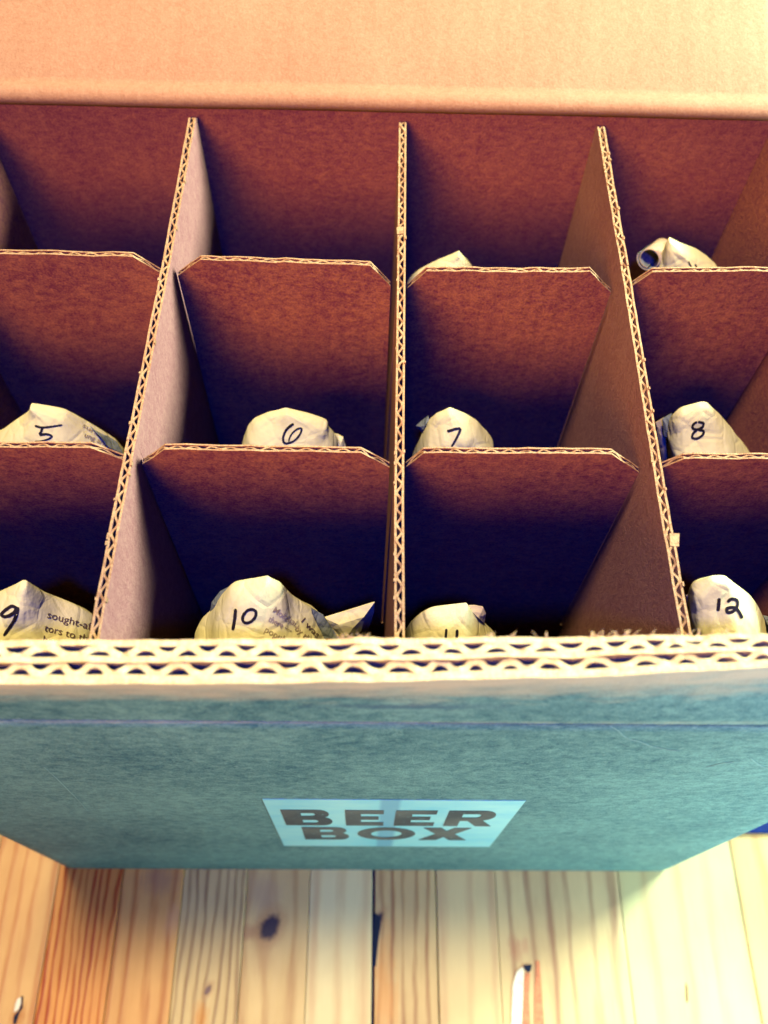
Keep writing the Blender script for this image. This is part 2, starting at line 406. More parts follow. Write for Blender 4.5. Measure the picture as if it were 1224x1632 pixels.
patch('wood_chip', [(598, 1455), (606, 1462), (607, 1474), (603, 1500), (599, 1540), (596, 1540), (596, 1458)], M['chip_dark'], Z0 + 0.002, table)

# ------------------------------------------------------------------ the box
XL, XR, YF, YB = -2.14, 1.967, -1.056, 1.947
ZC, ZT, ZB = -0.010, 0.424, 0.061
box = thing('cardboard_box', (0, 0, -H), 'open teal printed cardboard box with a sticker on its front and kraft inside', 'box')
FOUT = [(-2.14, -1.092), (-1.144, -1.079), (-0.609, -1.074), (-0.068, -1.062), (0.479, -1.044), (1.04, -1.008), (1.967, -0.955)]
FIN = [(-2.14, -0.962), (-1.17, -0.951), (-0.623, -0.941), (-0.069, -0.933), (0.492, -0.922), (1.061, -0.902), (1.967, -0.862)]
TW = 0.118
def flap_pt(x, fr, z):               # fr 0 = outer face, 1 = inner face
    k = max(0.0, min(1.0, (z - ZC) / (ZT - ZC)))
    yo = YF + (interp(x, FOUT) - YF) * (k ** 1.5); yi = YF + TW + (interp(x, FIN) - YF - TW) * (k ** 1.5)
    return (x, yo + (yi - yo) * fr, z)
def jag(x, a, s): return a * noise.noise(Vector((x * s, 3.1, 0.7)))

# front wall: thick board with a slightly uneven printed face
mb = MB(); NX, NZ = 60, 40
def fw(i, j):
    x = XL + (XR - XL) * i / NX; z = -H + 0.004 + (ZC + H - 0.012) * j / NZ
    b = 0.0 * noise.noise(Vector((x * 0.9, z * 0.8, 2.0))) * math.sin(math.pi * j / NZ)
    rb = 0.012 * max(0, 1 - j / 1.2)
    ed = 0.0
    for e in (0.0, 1.0):
        dd = abs(i / NX - e) * (XR - XL)
        ed = max(ed, 0.03 * max(0, 1 - dd / 0.08) ** 2)
    return (x, YF + b + rb + ed, z)
ids = [[mb.vert(fw(i, j)) for j in range(NZ + 1)] for i in range(NX + 1)]
for i in range(NX):
    for j in range(NZ): mb.face((ids[i][j], ids[i + 1][j], ids[i + 1][j + 1], ids[i][j + 1]), 0)
a = [mb.vert((XL, YF + TW, z)) for z in (-H + 0.004, ZC)]; b = [mb.vert((XR, YF + TW, z)) for z in (-H + 0.004, ZC)]
mb.face((a[0], a[1], b[1], b[0]), 1)
mb.face([ids[i][NZ] for i in range(NX + 1)] + [b[1], a[1]], 0)
mb.face([ids[i][0] for i in range(NX + 1)][::-1] + [a[0], b[0]], 1)
mb.face([ids[0][j] for j in range(NZ + 1)] + [a[1], a[0]], 0); mb.face([ids[NX][j] for j in range(NZ + 1)][::-1] + [b[0], b[1]], 0)
front = mb.build('front_wall', [M['teal'], M['kraft_box']], box, smooth=False)
front.data.polygons.foreach_set('use_smooth', [i < NX * NZ for i in range(len(front.data.polygons))])

# side walls and floor
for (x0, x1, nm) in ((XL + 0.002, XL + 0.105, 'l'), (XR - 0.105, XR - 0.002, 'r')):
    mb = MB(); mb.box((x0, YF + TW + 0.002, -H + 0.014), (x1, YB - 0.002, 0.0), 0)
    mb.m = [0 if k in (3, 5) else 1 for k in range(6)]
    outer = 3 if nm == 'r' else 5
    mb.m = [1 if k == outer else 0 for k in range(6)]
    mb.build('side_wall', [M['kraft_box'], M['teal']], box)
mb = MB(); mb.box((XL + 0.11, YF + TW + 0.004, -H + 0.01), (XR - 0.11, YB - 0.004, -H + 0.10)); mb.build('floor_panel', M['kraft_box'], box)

# front flap: outer, middle and inner liners with two rows of fluting between
def liner(name, f0, f1, mats, zt, parent, sa, n=240):
    mb = MB(); rows = []
    zs = [ZC + 0.0005 + (zt - ZC) * k / 6 for k in range(7)]
    for i in range(n + 1):
        x = XL + (XR - XL) * i / n
        top = zs[-1] + jag(x, 0.010, sa) + jag(x, 0.006, sa * 3.3)
        w0 = 0.045 * noise.noise(Vector((x * 5, f0 * 9, 1))); w1 = 0.045 * noise.noise(Vector((x * 5, f1 * 9, 4)))
        o_ = [mb.vert(flap_pt(x, f0 + (w0 if f0 > 0 else 0), z if k < 6 else top)) for k, z in enumerate(zs)]
        i_ = [mb.vert(flap_pt(x, f1 + w1, z if k < 6 else top)) for k, z in enumerate(zs)]
        rows.append((o_, i_))
    for i in range(n):
        o0, i0 = rows[i]; o1, i1 = rows[i + 1]
        for k in range(6):
            mb.face((o0[k], o1[k], o1[k + 1], o0[k + 1]), 0); mb.face((i1[k], i0[k], i0[k + 1], i1[k + 1]), 1)
        mb.face((o0[6], o1[6], i1[6], i0[6]), 2); mb.face((i0[0], i1[0], o1[0], o0[0]), 1)
    for (o_, i_) in (rows[0], rows[-1]): mb.face(o_ + i_[::-1], 1)
    return mb.build(name, mats, parent, smooth=False)
flap = liner('front_flap', 0.0, 0.20, [M['teal'], M['cream_flute'], M['cream_cut']], ZT - 0.006, box, 7)
flap['label'] = 'upright front flap with its raw double corrugated edge'
liner('middle_liner', 0.475, 0.60, [M['cream_flute'], M['cream_flute'], M['cream_cut']], ZT, flap, 9)
liner('inner_liner', 0.86, 1.0, [M['cream_flute'], M['kraft_box'], M['cream_cut']], ZT - 0.006, flap, 11)

def fluting(name, pos, s0, s1, pitch, mid, amp, th, zt, depth, mats, parent, per=14, phase=0.0, jit=0.003, skip=None, irr=0.0, rnd_=1.0):
    """corrugated sheet: pos(s, o, z) -> point; o is the offset across the board"""
    mb = MB(); n = int((s1 - s0) / pitch * per); prev = None
    for i in range(n + 1):
        s = s0 + (s1 - s0) * i / n
        if skip and skip(s): prev = None; continue
        ph = phase + s / pitch * 2 * math.pi + irr * noise.noise(Vector((s * 2.3, phase, 0.3)))
        w = math.sin(ph); w = math.copysign(abs(w) ** rnd_, w)
        am = amp * (1 + 0.30 * noise.noise(Vector((s * 5, phase, 5))))
        o_ = mid + am * w
        dw = math.cos(ph) * amp * 2 * math.pi / pitch
        L = math.sqrt(1 + dw * dw); ns, no = -dw / L * th / 2, 1 / L * th / 2
        z = zt(s) + jit * noise.noise(Vector((s * 30, 1.0, phase)))
        c = [mb.vert(pos(s + ns, o_ + no, z)), mb.vert(pos(s - ns, o_ - no, z)), mb.vert(pos(s + ns, o_ + no, z - depth)), mb.vert(pos(s - ns, o_ - no, z - depth))]
        if prev:
            mb.face((prev[0], c[0], c[1], prev[1]), 1)
            mb.face((prev[2], c[2], c[0], prev[0]), 0); mb.face((prev[1], c[1], c[3], prev[3]), 0)
            mb.face((prev[3], c[3], c[2], prev[2]), 0)
        prev = c
    return mb.build(name, mats, parent, smooth=False)
fp = lambda s, o_, z: flap_pt(s, o_ / 0.122, z)
fluting('fluting', fp, XL + 0.01, XR - 0.01, 0.1315, 0.73 * 0.122, 0.0122, 0.020, lambda s: ZT - 0.004, 0.40, [M['cream_flute'], M['cream_cut']], flap, 16, 0.9, 0.010, irr=2.4, rnd_=0.7)
fluting('fluting', fp, XL + 0.01, XR - 0.01, 0.1190, 0.335 * 0.122, 0.0120, 0.019, lambda s: ZT - 0.008, 0.40, [M['cream_flute'], M['cream_cut']], flap, 16, 3.6, 0.012, irr=4.0, rnd_=0.7)

# loose paper fibres along the torn inner edge
mb = MB()
for k in range(44):
    x = random.choice([random.gauss(0.62, 0.14), random.gauss(0.30, 0.05), random.gauss(0.60, 0.05), random.gauss(-0.17, 0.03), random.gauss(0.85, 0.06)])
    if not -1.9 < x < 1.8: continue
    y = flap_pt(x, 1.0, ZT)[1]; l = random.uniform(0.003, 0.013); dx = random.uniform(-0.03, 0.03); w = random.uniform(0.0012, 0.003)
    p0 = (x - w, y - 0.004, ZT - 0.004); p1 = (x + w, y - 0.004, ZT - 0.004)
    p2 = (x + dx * 0.5 + w * 0.7, y + 0.006, ZT + l * 0.6); p3 = (x + dx * 0.5 - w * 0.7, y + 0.006, ZT + l * 0.6); p4 = (x + dx, y + 0.012 + l * 0.3, ZT + l)
    i = [mb.vert(q) for q in (p0, p1, p2, p3, p4)]
    mb.face((i[0], i[1], i[2], i[3])); mb.face((i[3], i[2], i[4]))
fz = mb.build('torn_fibres', M['cream_cut'], flap); fz['kind'] = 'stuff'

# back wall, rounded hinge and lid folded back
def sweep(name, prof, mats, midx, parent, n=24, smooth=False):
    mb = MB(); cols = []
    for i in range(n + 1):
        x = XL + (XR - XL) * i / n
        cols.append([mb.vert((x, y + 0.006 * noise.noise(Vector((x * 1.3, 0, 9))), z + 0.008 * noise.noise(Vector((x * 1.1, y, 3))))) for (y, z) in prof])
    m_ = len(prof)
    for i in range(n):
        for k in range(m_): mb.face((cols[i][k], cols[i + 1][k], cols[i + 1][(k + 1) % m_], cols[i][(k + 1) % m_]), midx[k])
    mb.face(cols[0], midx[0]); mb.face(cols[-1][::-1], midx[0])
    return mb.build(name, mats, parent, smooth=smooth)
TB = 0.11
bw = [(YB, -H + 0.004), (YB, 0.03), (YB + TB, 0.03), (YB + TB, -H + 0.004)]
sweep('back_wall', bw, [M['kraft_box'], M['teal']], [0, 0, 1, 1], box)
LA = math.radians(24); LL = 2.6
cy, cz = YB + 0.05, 0.055
prof = [(YB - 0.002, 0.034)]
for k in range(9):
    a_ = math.pi - (math.pi / 2 - LA) * 0 - k / 8 * (math.pi * 0.5 + LA * 0.2)
    prof.append((cy + 0.056 * math.cos(a_), cz + 0.052 * math.sin(a_)))
ux, uz = math.cos(LA), math.sin(LA)
g = prof[-1]
prof.append((g[0] + 0.030, g[1] - 0.006)); prof.append((g[0] + 0.055, g[1] + 0.004)); prof.append((g[0] + 0.085, g[1] + 0.030))
b0 = prof[-1]
for k in range(1, 9): prof.append((b0[0] + ux * LL * k / 8, b0[1] + uz * LL * k / 8 - 0.02 * math.sin(k / 8 * math.pi)))
e0 = prof[-1]
prof += [(e0[0] + 0.10 * uz, e0[1] - 0.10 * ux), (b0[0] + 0.03, b0[1] - 0.12), (YB + TB, 0.034)]
mi = [0] * len(prof)
for k in (-3, -2): mi[k] = 1
lid = sweep('lid', prof, [M['kraft_lid'], M['teal']], mi, box, smooth=False)
lid.data.polygons.foreach_set('use_smooth', [len(p_.vertices) == 4 for p_ in lid.data.polygons])
lid['label'] = 'bright kraft inside of the lid folded back'

# sticker with its lettering
s_c = [at(422, 1273, 1, YF), at(835, 1275, 1, YF), at(783, 1348, 1, YF), at(450, 1348, 1, YF)]
sx0, sx1, sz1, sz0 = -0.572, 0.603, -1.223, -2.505
mb = MB(); mb.box((sx0, YF - 0.003, sz0), (sx1, YF + 0.02, sz1)); stk = mb.build('sticker', M['sticker'], box)
stk['label'] = 'pale cyan sticker printed BEER BOX'
def glyph_polys(ch):
    """outlines in a 0..1 box; first is the body, the rest are holes"""
    def arc(cx_, cy_, rx, ry, a0, a1, n=12): return [(cx_ + rx * math.cos(math.radians(a0 + (a1 - a0) * k / n)), cy_ + ry * math.sin(math.radians(a0 + (a1 - a0) * k / n))) for k in range(n + 1)]
    if ch == 'B':
        return [[(0, 0)] + arc(.78, .275, .22, .275, -90, 75) + arc(.74, .75, .21, .25, -65, 90) + [(0, 1)],
                [(.38, .18)] + arc(.64, .275, .07, .095, -90, 90, 6) + [(.38, .37)], [(.38, .62)] + arc(.61, .72, .06, .09, -90, 90, 6) + [(.38, .81)]]
    if ch == 'E':
        return [[(0, 0), (1, 0), (1, .24), (.40, .24), (.40, .40), (.86, .40), (.86, .61), (.40, .61), (.40, .77), (.98, .77), (.98, 1), (0, 1)]]
    if ch == 'R':
        return [[(0, 0), (.30, 0), (.30, .36), (.46, .36), (.68, 0), (1.02, 0), (.77, .39)] + arc(.72, .70, .25, .30, -60, 90) + [(0, 1)],
                [(.30, .58)] + arc(.60, .69, .08, .11, -90, 90, 6) + [(.30, .80)]]
    if ch == 'O':
        return [arc(.5, .5, .5, .5, 0, 355, 32), arc(.5, .5, .27, .28, 0, 355, 28)]
    if ch == 'X':
        return [[(0, 0), (.36, 0), (.50, .26), (.64, 0), (1, 0), (.70, .51), (.97, 1), (.64, 1), (.51, .75), (.38, 1), (.02, 1), (.31, .51)]]
def letter(ch, x0, x1, z0, z1):
    cu = bpy.data.curves.new('tmp', 'CURVE'); cu.dimensions = '2D'; cu.fill_mode = 'BOTH'; cu.extrude = 0.0
    for pl in glyph_polys(ch):
        sp = cu.splines.new('POLY'); sp.points.add(len(pl) - 1); sp.use_cyclic_u = True
        for q, (u, v) in zip(sp.points, pl): q.co = (u, v, 0, 1)
    ob = bpy.data.objects.new('tmp', cu); sc.collection.objects.link(ob)
    dg = bpy.context.evaluated_depsgraph_get(); dg.update()
    me = bpy.data.meshes.new_from_object(ob.evaluated_get(dg)); bpy.data.objects.remove(ob); 
    mb = MB()
    vs = [mb.vert((x0 + (x1 - x0) * v.co.x, YF - 0.0042, z0 + (z1 - z0) * v.co.y)) for v in me.vertices]
    for p_ in me.polygons: mb.face(list(p_.vertices))
    o_ = mb.build('letter', M['letter'], stk, merge=True); bpy.data.meshes.remove(me); bpy.data.curves.remove(cu)
    md = o_.modifiers.new('Solidify', 'SOLIDIFY'); md.thickness = 0.0015 * S; md.offset = 0
    return o_
def zrow(py): return at(612, py, 1, YF).z
za, zb, zc_, zd = zrow(1290), zrow(1314.5), zrow(1317.5), zrow(1337)
def xat(px, py): return at(px, py, 1, YF).x
for ch, a_, b_ in (('B', 452, 529), ('E', 551, 612), ('E', 630, 695), ('R', 712, 790)): letter(ch, xat(a_, 1302), xat(b_, 1302), zb, za)
for ch, a_, b_ in (('B', 484, 556), ('O', 570, 662), ('X', 670, 749)): letter(ch, xat(a_, 1327), xat(b_, 1327), zd, zc_)

# scratches on the print
def scratch(pts, w):
    mb = MB(); q = [at(px, py, 1, YF) for px, py in pts]; prev = None
    for k, p_ in enumerate(q):
        d_ = (q[min(k + 1, len(q) - 1)] - q[max(k - 1, 0)]).normalized(); n_ = Vector((-d_.z, 0, d_.x)) * w * (0.25 + 0.75 * math.sin(math.pi * (k + 0.4) / len(q))) * (0.7 + 0.7 * abs(noise.noise(Vector((p_.x * 31, p_.z * 17, 0)))))
        y = YF - 0.0015
        c = (mb.vert((p_.x + n_.x, y, p_.z + n_.z)), mb.vert((p_.x - n_.x, y, p_.z - n_.z)))
        if prev: mb.face((prev[0], c[0], c[1], prev[1]))
        prev = c
    o_ = mb.build('scratch', M['scratch'], box)
    md = o_.modifiers.new('Solidify', 'SOLIDIFY'); md.thickness = 0.001 * S; md.offset = 0
scratch([(972, 1156), (985, 1164), (993, 1172), (1003, 1178), (1018, 1181), (1035, 1188), (1052, 1192), (1068, 1195), (1082, 1196)], 0.0045)
scratch([(70, 1222), (90, 1240), (105, 1255), (122, 1272), (140, 1292)], 0.0022)
scratch([(1196, 1208), (1205, 1216), (1214, 1221), (1226, 1225)], 0.005)
scratch([(1126, 1222), (1150, 1216), (1170, 1214)], 0.003)

# ------------------------------------------------------------------ dividers
TH = 0.036
PX = [[(-0.80, -1.041), (-0.246, -1.034), (1.10, -1.006), (1.96, -0.998)],
      [(-0.80, -0.006), (-0.231, -0.004), (0.864, 0.013), (1.941, 0.029)],
      [(-0.80, 0.983), (-0.217, 0.984), (0.887, 0.998), (1.939, 1.005)]]
R1Y = [(-2.0, 1.002), (-1.158, 1.002), (-0.862, 0.990), (-0.122, 0.976), (0.124, 0.945), (0.841, 0.957), (1.119, 0.964), (1.8, 0.985)]
R2Y = [(-2.0, -0.004), (-1.178, 0.002), (-0.15, -0.003), (0.82, 0.008), (1.097, -0.009), (1.8, 0.0)]
ZBOT = -H + 0.11

def board(name, pos, panels, o0, o1, mats, parent, seed):
    """panels: lists of (s, ztop) with one zbot; a liner sheet between offsets o0 and o1"""
    mb = MB()
    for zb_, cols in panels:
        pr = None; first = None
        for (s, zt) in cols:
            c = [mb.vert(pos(s, o0, zb_)), mb.vert(pos(s, o1, zb_)), mb.vert(pos(s, o1, zt)), mb.vert(pos(s, o0, zt))]
            if pr:
                mb.face((pr[0], c[0], c[3], pr[3]), 0); mb.face((c[1], pr[1], pr[2], c[2]), 0)
                mb.face((pr[3], c[3], c[2], pr[2]), 1); mb.face((pr[1], c[1], c[0], pr[0]), 1)
            else: first = c
            pr = c
        mb.face(first, 0); mb.face(pr[::-1], 0)
    return mb.build(name, mats, parent)

def densify(cols, step, seed, a=0.007):
    out = []
    for (s0, z0), (s1, z1) in zip(cols, cols[1:]):
        n = max(1, int((s1 - s0) / step))
        for k in range(n):
            s = s0 + (s1 - s0) * k / n
            out.append((s, z0 + (z1 - z0) * k / n + a * noise.noise(Vector((s * 14, seed, 0)))))
    out.append(cols[-1]); return out

plab = ['long cardboard partition with bright right face, between bottles 9 and 10',
        'long middle cardboard partition seen edge on, between bottles 10 and 11',
        'long cardboard partition with a torn tab on its edge, between bottles 11 and 12']
for k, pts in enumerate(PX):
    t_ = thing('partition_board', (interp(0.5, pts), 0.5, ZBOT), plab[k], 'divider', 'cardboard dividers inside the box')
    f_ = lambda s, o_, z, pts=pts, k=k: (interp(s, pts) + o_ + 0.010 * math.sin(z * 1.3 + k) * min(1, -z) if z < 0 else interp(s, pts) + o_, s, z)
    ra = [interp(interp(0, pts), R1Y), interp(interp(0, pts), R2Y)]
    y0, y1 = YF + TW + 0.014, YB - 0.012
    ztop = lambda y: -0.004 + 0.004 * noise.noise(Vector((y * 9, k, 4)))
    ends = [y0, ra[1] - 0.026, ra[1] + 0.026, ra[0] - 0.026, ra[0] + 0.026, y1]
    panels = []
    for i in range(5):
        zb_ = -1.72 if i in (1, 3) else ZBOT
        c = [(ends[i], 0.0), (ends[i + 1], 0.0)]
        if i == 0: c = [(ends[0], 0.0), (ends[1], 0.0)]
        if i == 4: c = [(ends[4], 0.0), (y1 - 0.02, 0.0), (y1, -0.012)]
        panels.append((zb_, densify(c, 0.03, k + 1.5)))
    for sd in (-1, 1):
        a_, b_ = (sd * TH / 2, sd * (TH / 2 - 0.0085))
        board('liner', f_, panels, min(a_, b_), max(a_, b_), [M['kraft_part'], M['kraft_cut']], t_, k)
    fluting('fluting', f_, y0 + 0.01, y1 - 0.012, 0.072, 0.0, 0.0085, 0.0085, lambda s: -0.003, 0.25, [M['flute'], M['kraft_cut']], t_, 12, k * 1.7, 0.009, irr=3.0)
    # nicks of torn paper on the raw edge
    for q in range(14):
        s = random.uniform(-0.75, 1.8); sd = random.choice((-1, 1)); w = random.uniform(0.004, 0.010)
        mb = MB(); x = interp(s, pts) + sd * TH / 2
        mb.box((x - 0.003, s - w, -0.010), (x + 0.003, s + w, random.uniform(0.002, 0.008))); mb.build('torn_nick', M['kraft_cut'], t_)
    if k == 2:
        q = [at(px, py, 2, 0.004) for px, py in ((1067, 850), (1083, 850), (1082, 871), (1068, 870))]
        mb = MB(); i = [mb.vert(p_) for p_ in q] + [mb.vert((p_.x, p_.y, -0.016)) for p_ in q]
        mb.face(i[:4]); mb.face(i[7:3:-1])
        for a_ in range(4): mb.face((i[a_], i[(a_ + 1) % 4], i[4 + (a_ + 1) % 4], i[4 + a_]))
        mb.build('torn_tab', M['kraft_cut'], t_)
    if k == 1:
        q = [at(px, py, 2, 0.004) for px, py in ((632, 362), (643, 361), (643, 372), (633, 373))]
        mb = MB(); i = [mb.vert(p_) for p_ in q] + [mb.vert((p_.x, p_.y, -0.016)) for p_ in q]
        mb.face(i[:4]); mb.face(i[7:3:-1])
        for a_ in range(4): mb.face((i[a_], i[(a_ + 1) % 4], i[4 + (a_ + 1) % 4], i[4 + a_]))
        mb.build('torn_tab', M['kraft_cut'], t_)

XI0, XI1 = XL + 0.115, XR - 0.115
rows = [
    (R1Y, 'notched cardboard cross divider at the back, behind bottles 5 to 8',
     [[(XI0, -0.11), (XI0 + 0.12, 0), (-1.158, 0), (-1.043, -0.105)], [(-0.980, -0.105), (-0.862, 0), (-0.122, 0), (-0.030, -0.115)],
      [(0.046, -0.120), (0.124, 0), (0.841, 0), (0.964, -0.125)], [(1.030, -0.115), (1.119, 0), (XI1 - 0.12, 0), (XI1, -0.11)]], 0.95),
    (R2Y, 'notched cardboard cross divider in front, between bottles 5 to 8 and 9 to 12',
     [[(XI0, -0.11), (XI0 + 0.12, 0), (-1.178, 0), (-1.062, -0.090)], [(-1.006, -0.115), (-0.899, 0), (-0.149, 0), (-0.036, -0.105)],
      [(0.028, -0.100), (0.092, 0), (0.819, 0), (0.955, -0.120)], [(1.016, -0.095), (1.097, 0), (XI1 - 0.12, 0), (XI1, -0.11)]], 0.0)]
TC = 0.027
for k, (RY, lab, cells, yb) in enumerate(rows):
    t_ = thing('cross_divider', (0, yb, ZBOT), lab, 'divider', 'cardboard dividers inside the box')
    f_ = lambda s, o_, z, RY=RY: (s, interp(s, RY) + o_, z)
    panels = [(ZBOT, densify(c, 0.04, k + 7.5)) for c in cells]
    for i in range(3): panels.append((ZBOT, [(cells[i][-1][0], -1.76), (cells[i + 1][0][0], -1.76)]))
    for sd in (-1, 1):
        a_, b_ = (sd * TC / 2, sd * (TC / 2 - 0.0065))
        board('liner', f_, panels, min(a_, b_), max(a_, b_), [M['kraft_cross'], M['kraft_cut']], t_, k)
    def zt(s, cells=cells):
        for c in cells:
            if c[0][0] <= s <= c[-1][0]: return interp(s, c) - 0.004
        return -1.8
    sk = lambda s, cells=cells: not any(c[0][0] + 0.004 <= s <= c[-1][0] - 0.004 for c in cells)
    fluting('fluting', f_, XI0, XI1, 0.071, 0.0, 0.006, 0.0065, zt, 0.25, [M['flute'], M['kraft_cut']], t_, 12, k * 2.1, 0.007, sk, irr=3.0)

# ------------------------------------------------------------------ paper wrapped bottles
def wrap_bottle(num, y0, outline, label, front=0.40, fs=0.95, seed=0):
    pts = [at(px, py, 1, y0) for px, py in outline]
    P2 = [(p_.x, p_.z) for p_ in pts]
    apex = max(P2, key=lambda q: q[1]); ztop = apex[1]; zlow = max(P2[0][1], P2[-1][1])
    lo_l, lo_r = P2[0], P2[-1]
    cxm = (lo_l[0] + lo_r[0]) / 2
    cell = (min(range(4), key=lambda c: abs(cxm - (-1.53, -0.515, 0.495, 1.43)[c])))
    bx_ = (-1.53, -0.515, 0.495, 1.43)[cell]
    t_ = thing('wrapped_bottle', (bx_, y0, ZBOT), label, 'bottle', 'paper wrapped bottles in the box')
    def span(z):
        xs = []
        for (a, b) in zip(P2, P2[1:]):
            if (a[1] - z) * (b[1] - z) <= 0 and a[1] != b[1]: xs.append(a[0] + (b[0] - a[0]) * (z - a[1]) / (b[1] - a[1]))
        if not xs: xs = [apex[0]]
        return min(xs), max(xs)
    levels = []
    N1 = 11
    for k in range(N1 + 1):
        z = ztop - 0.003 - (ztop - zlow - 0.004) * (k / N1) ** 1.15
        l, r = span(z)
        if lo_l[1] > lo_r[1] + 1e-6 and z < lo_l[1]: l = lo_l[0]
        if lo_r[1] > lo_l[1] + 1e-6 and z < lo_r[1]: r = lo_r[0]
        levels.append((z, l, r))
    zl, l0, r0 = levels[-1]
    for k in range(1, 15):
        f = k / 14; z = zl + (ZBOT + 0.005 - zl) * f ** 1.4
        g_ = min(1, f ** 1.4 / 0.22); g_ = g_ * g_ * (3 - 2 * g_)
        levels.append((z, l0 + (bx_ - 0.36 - l0) * g_, r0 + (bx_ + 0.36 - r0) * g_))
    rnd = random.Random(seed); NA = 20; mb = MB(); rings = []
    for (z, l, r) in levels:
        drop = ztop - z; xm, hw = (l + r) / 2, max(0.004, (r - l) / 2)
        hw = min(hw, 0.44)
        df = min(front, 0.020 + fs * drop); db = min(0.30, 0.016 + 0.20 * drop)
        ring = []
        for a in range(NA):
            th = 2 * math.pi * a / NA
            c, s_ = math.cos(th), math.sin(th)
            ex = 0.72
            x = xm + hw * math.copysign(abs(c) ** ex, c)
            y = y0 + (db if s_ > 0 else df) * math.copysign(abs(s_) ** 0.85, s_)
            v = Vector((x * 5.5 + seed * 7, y * 5.5, z * 5.5))
            n1 = noise.noise(v); n2 = abs(noise.noise(v * 2.1 + Vector((4, 1, 7))))
            k_ = min(1, drop / 0.06)
            dy = (0.040 * n1 - 0.040 * n2 + 0.008) * k_
            dx = 0.008 * noise.noise(v * 1.7 + Vector((9, 2, 0))) * k_
            ring.append(mb.vert((x + dx, y + dy * (-s_ if s_ < 0 else 0.3), z)))
        rings.append(ring)
    for A, B in zip(rings, rings[1:]):
        for a in range(NA):
            q4 = (A[a], B[a], B[(a + 1) % NA], A[(a + 1) % NA])
            if rnd.random() < 0.5: mb.face((q4[0], q4[1], q4[2])); mb.face((q4[0], q4[2], q4[3]))
            else: mb.face((q4[0], q4[1], q4[3])); mb.face((q4[1], q4[2], q4[3]))
    mb.face(rings[0])
    gl = MB(); gl.v = list(mb.v); cut = (N1 + 3) * NA
    gl.f = [f_ for f_ in mb.f if min(f_) >= cut]; gl.m = [0] * len(gl.f); gl.face(rings[-1][::-1])
    keep = [k for k, f_ in enumerate(mb.f) if not min(f_) >= cut]
    mb.f = [mb.f[k] for k in keep]; mb.m = [0] * len(keep)
    gl.build('bottle_body', M['glass'], t_, smooth=True)
    wrap = mb.build('paper_wrap', M['paper'], t_, smooth=True)
    cr = wrap.data.attributes.new('crease_edge', 'FLOAT', 'EDGE')
    cr.data.foreach_set('value', [0.35 + 0.4 * rnd.random() for _ in wrap.data.edges])
    md = wrap.modifiers.new('Subsurf', 'SUBSURF'); md.levels = 2; md.render_levels = 2
    dg = bpy.context.evaluated_depsgraph_get(); dg.update()
    me2 = bpy.data.meshes.new_from_object(wrap.evaluated_get(dg)); wrap.modifiers.clear()
    old = wrap.data; wrap.data = me2; bpy.data.meshes.remove(old); me2.name = 'paper_wrap'
    org = Vector(t_['_org'])
    bvh = BVHTree.FromPolygons([Vector(((v.co.x + org.x) / S, (v.co.y + org.y) / S, (v.co.z + org.z) / S - H)) for v in me2.vertices], [tuple(p_.vertices) for p_ in me2.polygons])
    return t_, bvh, wrap

def hit(bvh, px, py, off):
    o_, d_ = ray(px, py); d_ = d_.normalized()
    h = bvh.ray_cast(o_, d_)
    if h[0] is None: return None
    n = h[1] if h[1].dot(d_) < 0 else -h[1]
    return h[0] + n * off, n

def catmull(pts, n=8):
    out = []
    P = [Vector((*p_, 0)) for p_ in pts]
    for i in range(len(P) - 1):
        p0, p1, p2, p3 = P[max(i - 1, 0)], P[i], P[i + 1], P[min(i + 2, len(P) - 1)]
        for k in range(n):
            t = k / n
            out.append(0.5 * ((2 * p1) + (p2 - p0) * t + (2 * p0 - 5 * p1 + 4 * p2 - p3) * t * t + (3 * p1 - p0 - 3 * p2 + p3) * t ** 3))
    out.append(P[-1]); return [(q.x, q.y) for q in out]

def numeral(t_, bvh, strokes, wpx):
    mb = MB()
    for si, (st, taper) in enumerate(strokes):
        pl = catmull(st, 8); prev = None; n = len(pl)
        for k, (x, y) in enumerate(pl):
            a, b = pl[max(k - 1, 0)], pl[min(k + 1, n - 1)]
            d_ = Vector((b[0] - a[0], b[1] - a[1])); d_ = d_.normalized() if d_.length else Vector((1, 0))
            w = wpx / 2 * (1 - taper * k / n) * (1 + 0.12 * noise.noise(Vector((x * 0.3, y * 0.3, si))))
            e = min(k, n - 1 - k); w *= min(1, 0.55 + 0.25 * e)
            L = hit(bvh, x - d_.y * w, y + d_.x * w, 0.0022 + 0.0006 * si); R = hit(bvh, x + d_.y * w, y - d_.x * w, 0.0022 + 0.0006 * si)
            if not L or not R: prev = None; continue
            c = (mb.vert(L[0]), mb.vert(R[0]))
            if prev: mb.face((prev[0], c[0], c[1], prev[1]))
            prev = c
    return mb.build('numeral', M['ink'], t_)

def printed(t_, bvh, text, org, u, v, m, name='printed_text'):
    """text laid on the paper; org, u, v in picture units of the paper"""
    cu = bpy.data.curves.new('tmp', 'FONT'); cu.body = text; cu.size = 1.0; cu.resolution_u = 3; cu.offset = 0.004
    ob = bpy.data.objects.new('tmp', cu); sc.collection.objects.link(ob)
    dg = bpy.context.evaluated_depsgraph_get(); dg.update()
    me = bpy.data.meshes.new_from_object(ob.evaluated_get(dg)); bpy.data.objects.remove(ob)
    mx = max((q.co.x for q in me.vertices), default=1)
    mb = MB(); ids = {}
    for q in me.vertices:
        a, b = q.co.x / mx, q.co.y
        h = hit(bvh, org[0] + u[0] * a + v[0] * b, org[1] + u[1] * a + v[1] * b, 0.003)
        if h: ids[q.index] = mb.vert(h[0])
    for p_ in me.polygons:
        if all(i in ids for i in p_.vertices): mb.face([ids[i] for i in p_.vertices])
    bpy.data.meshes.remove(me); bpy.data.curves.remove(cu)
    if mb.f: return mb.build(name, m, t_)

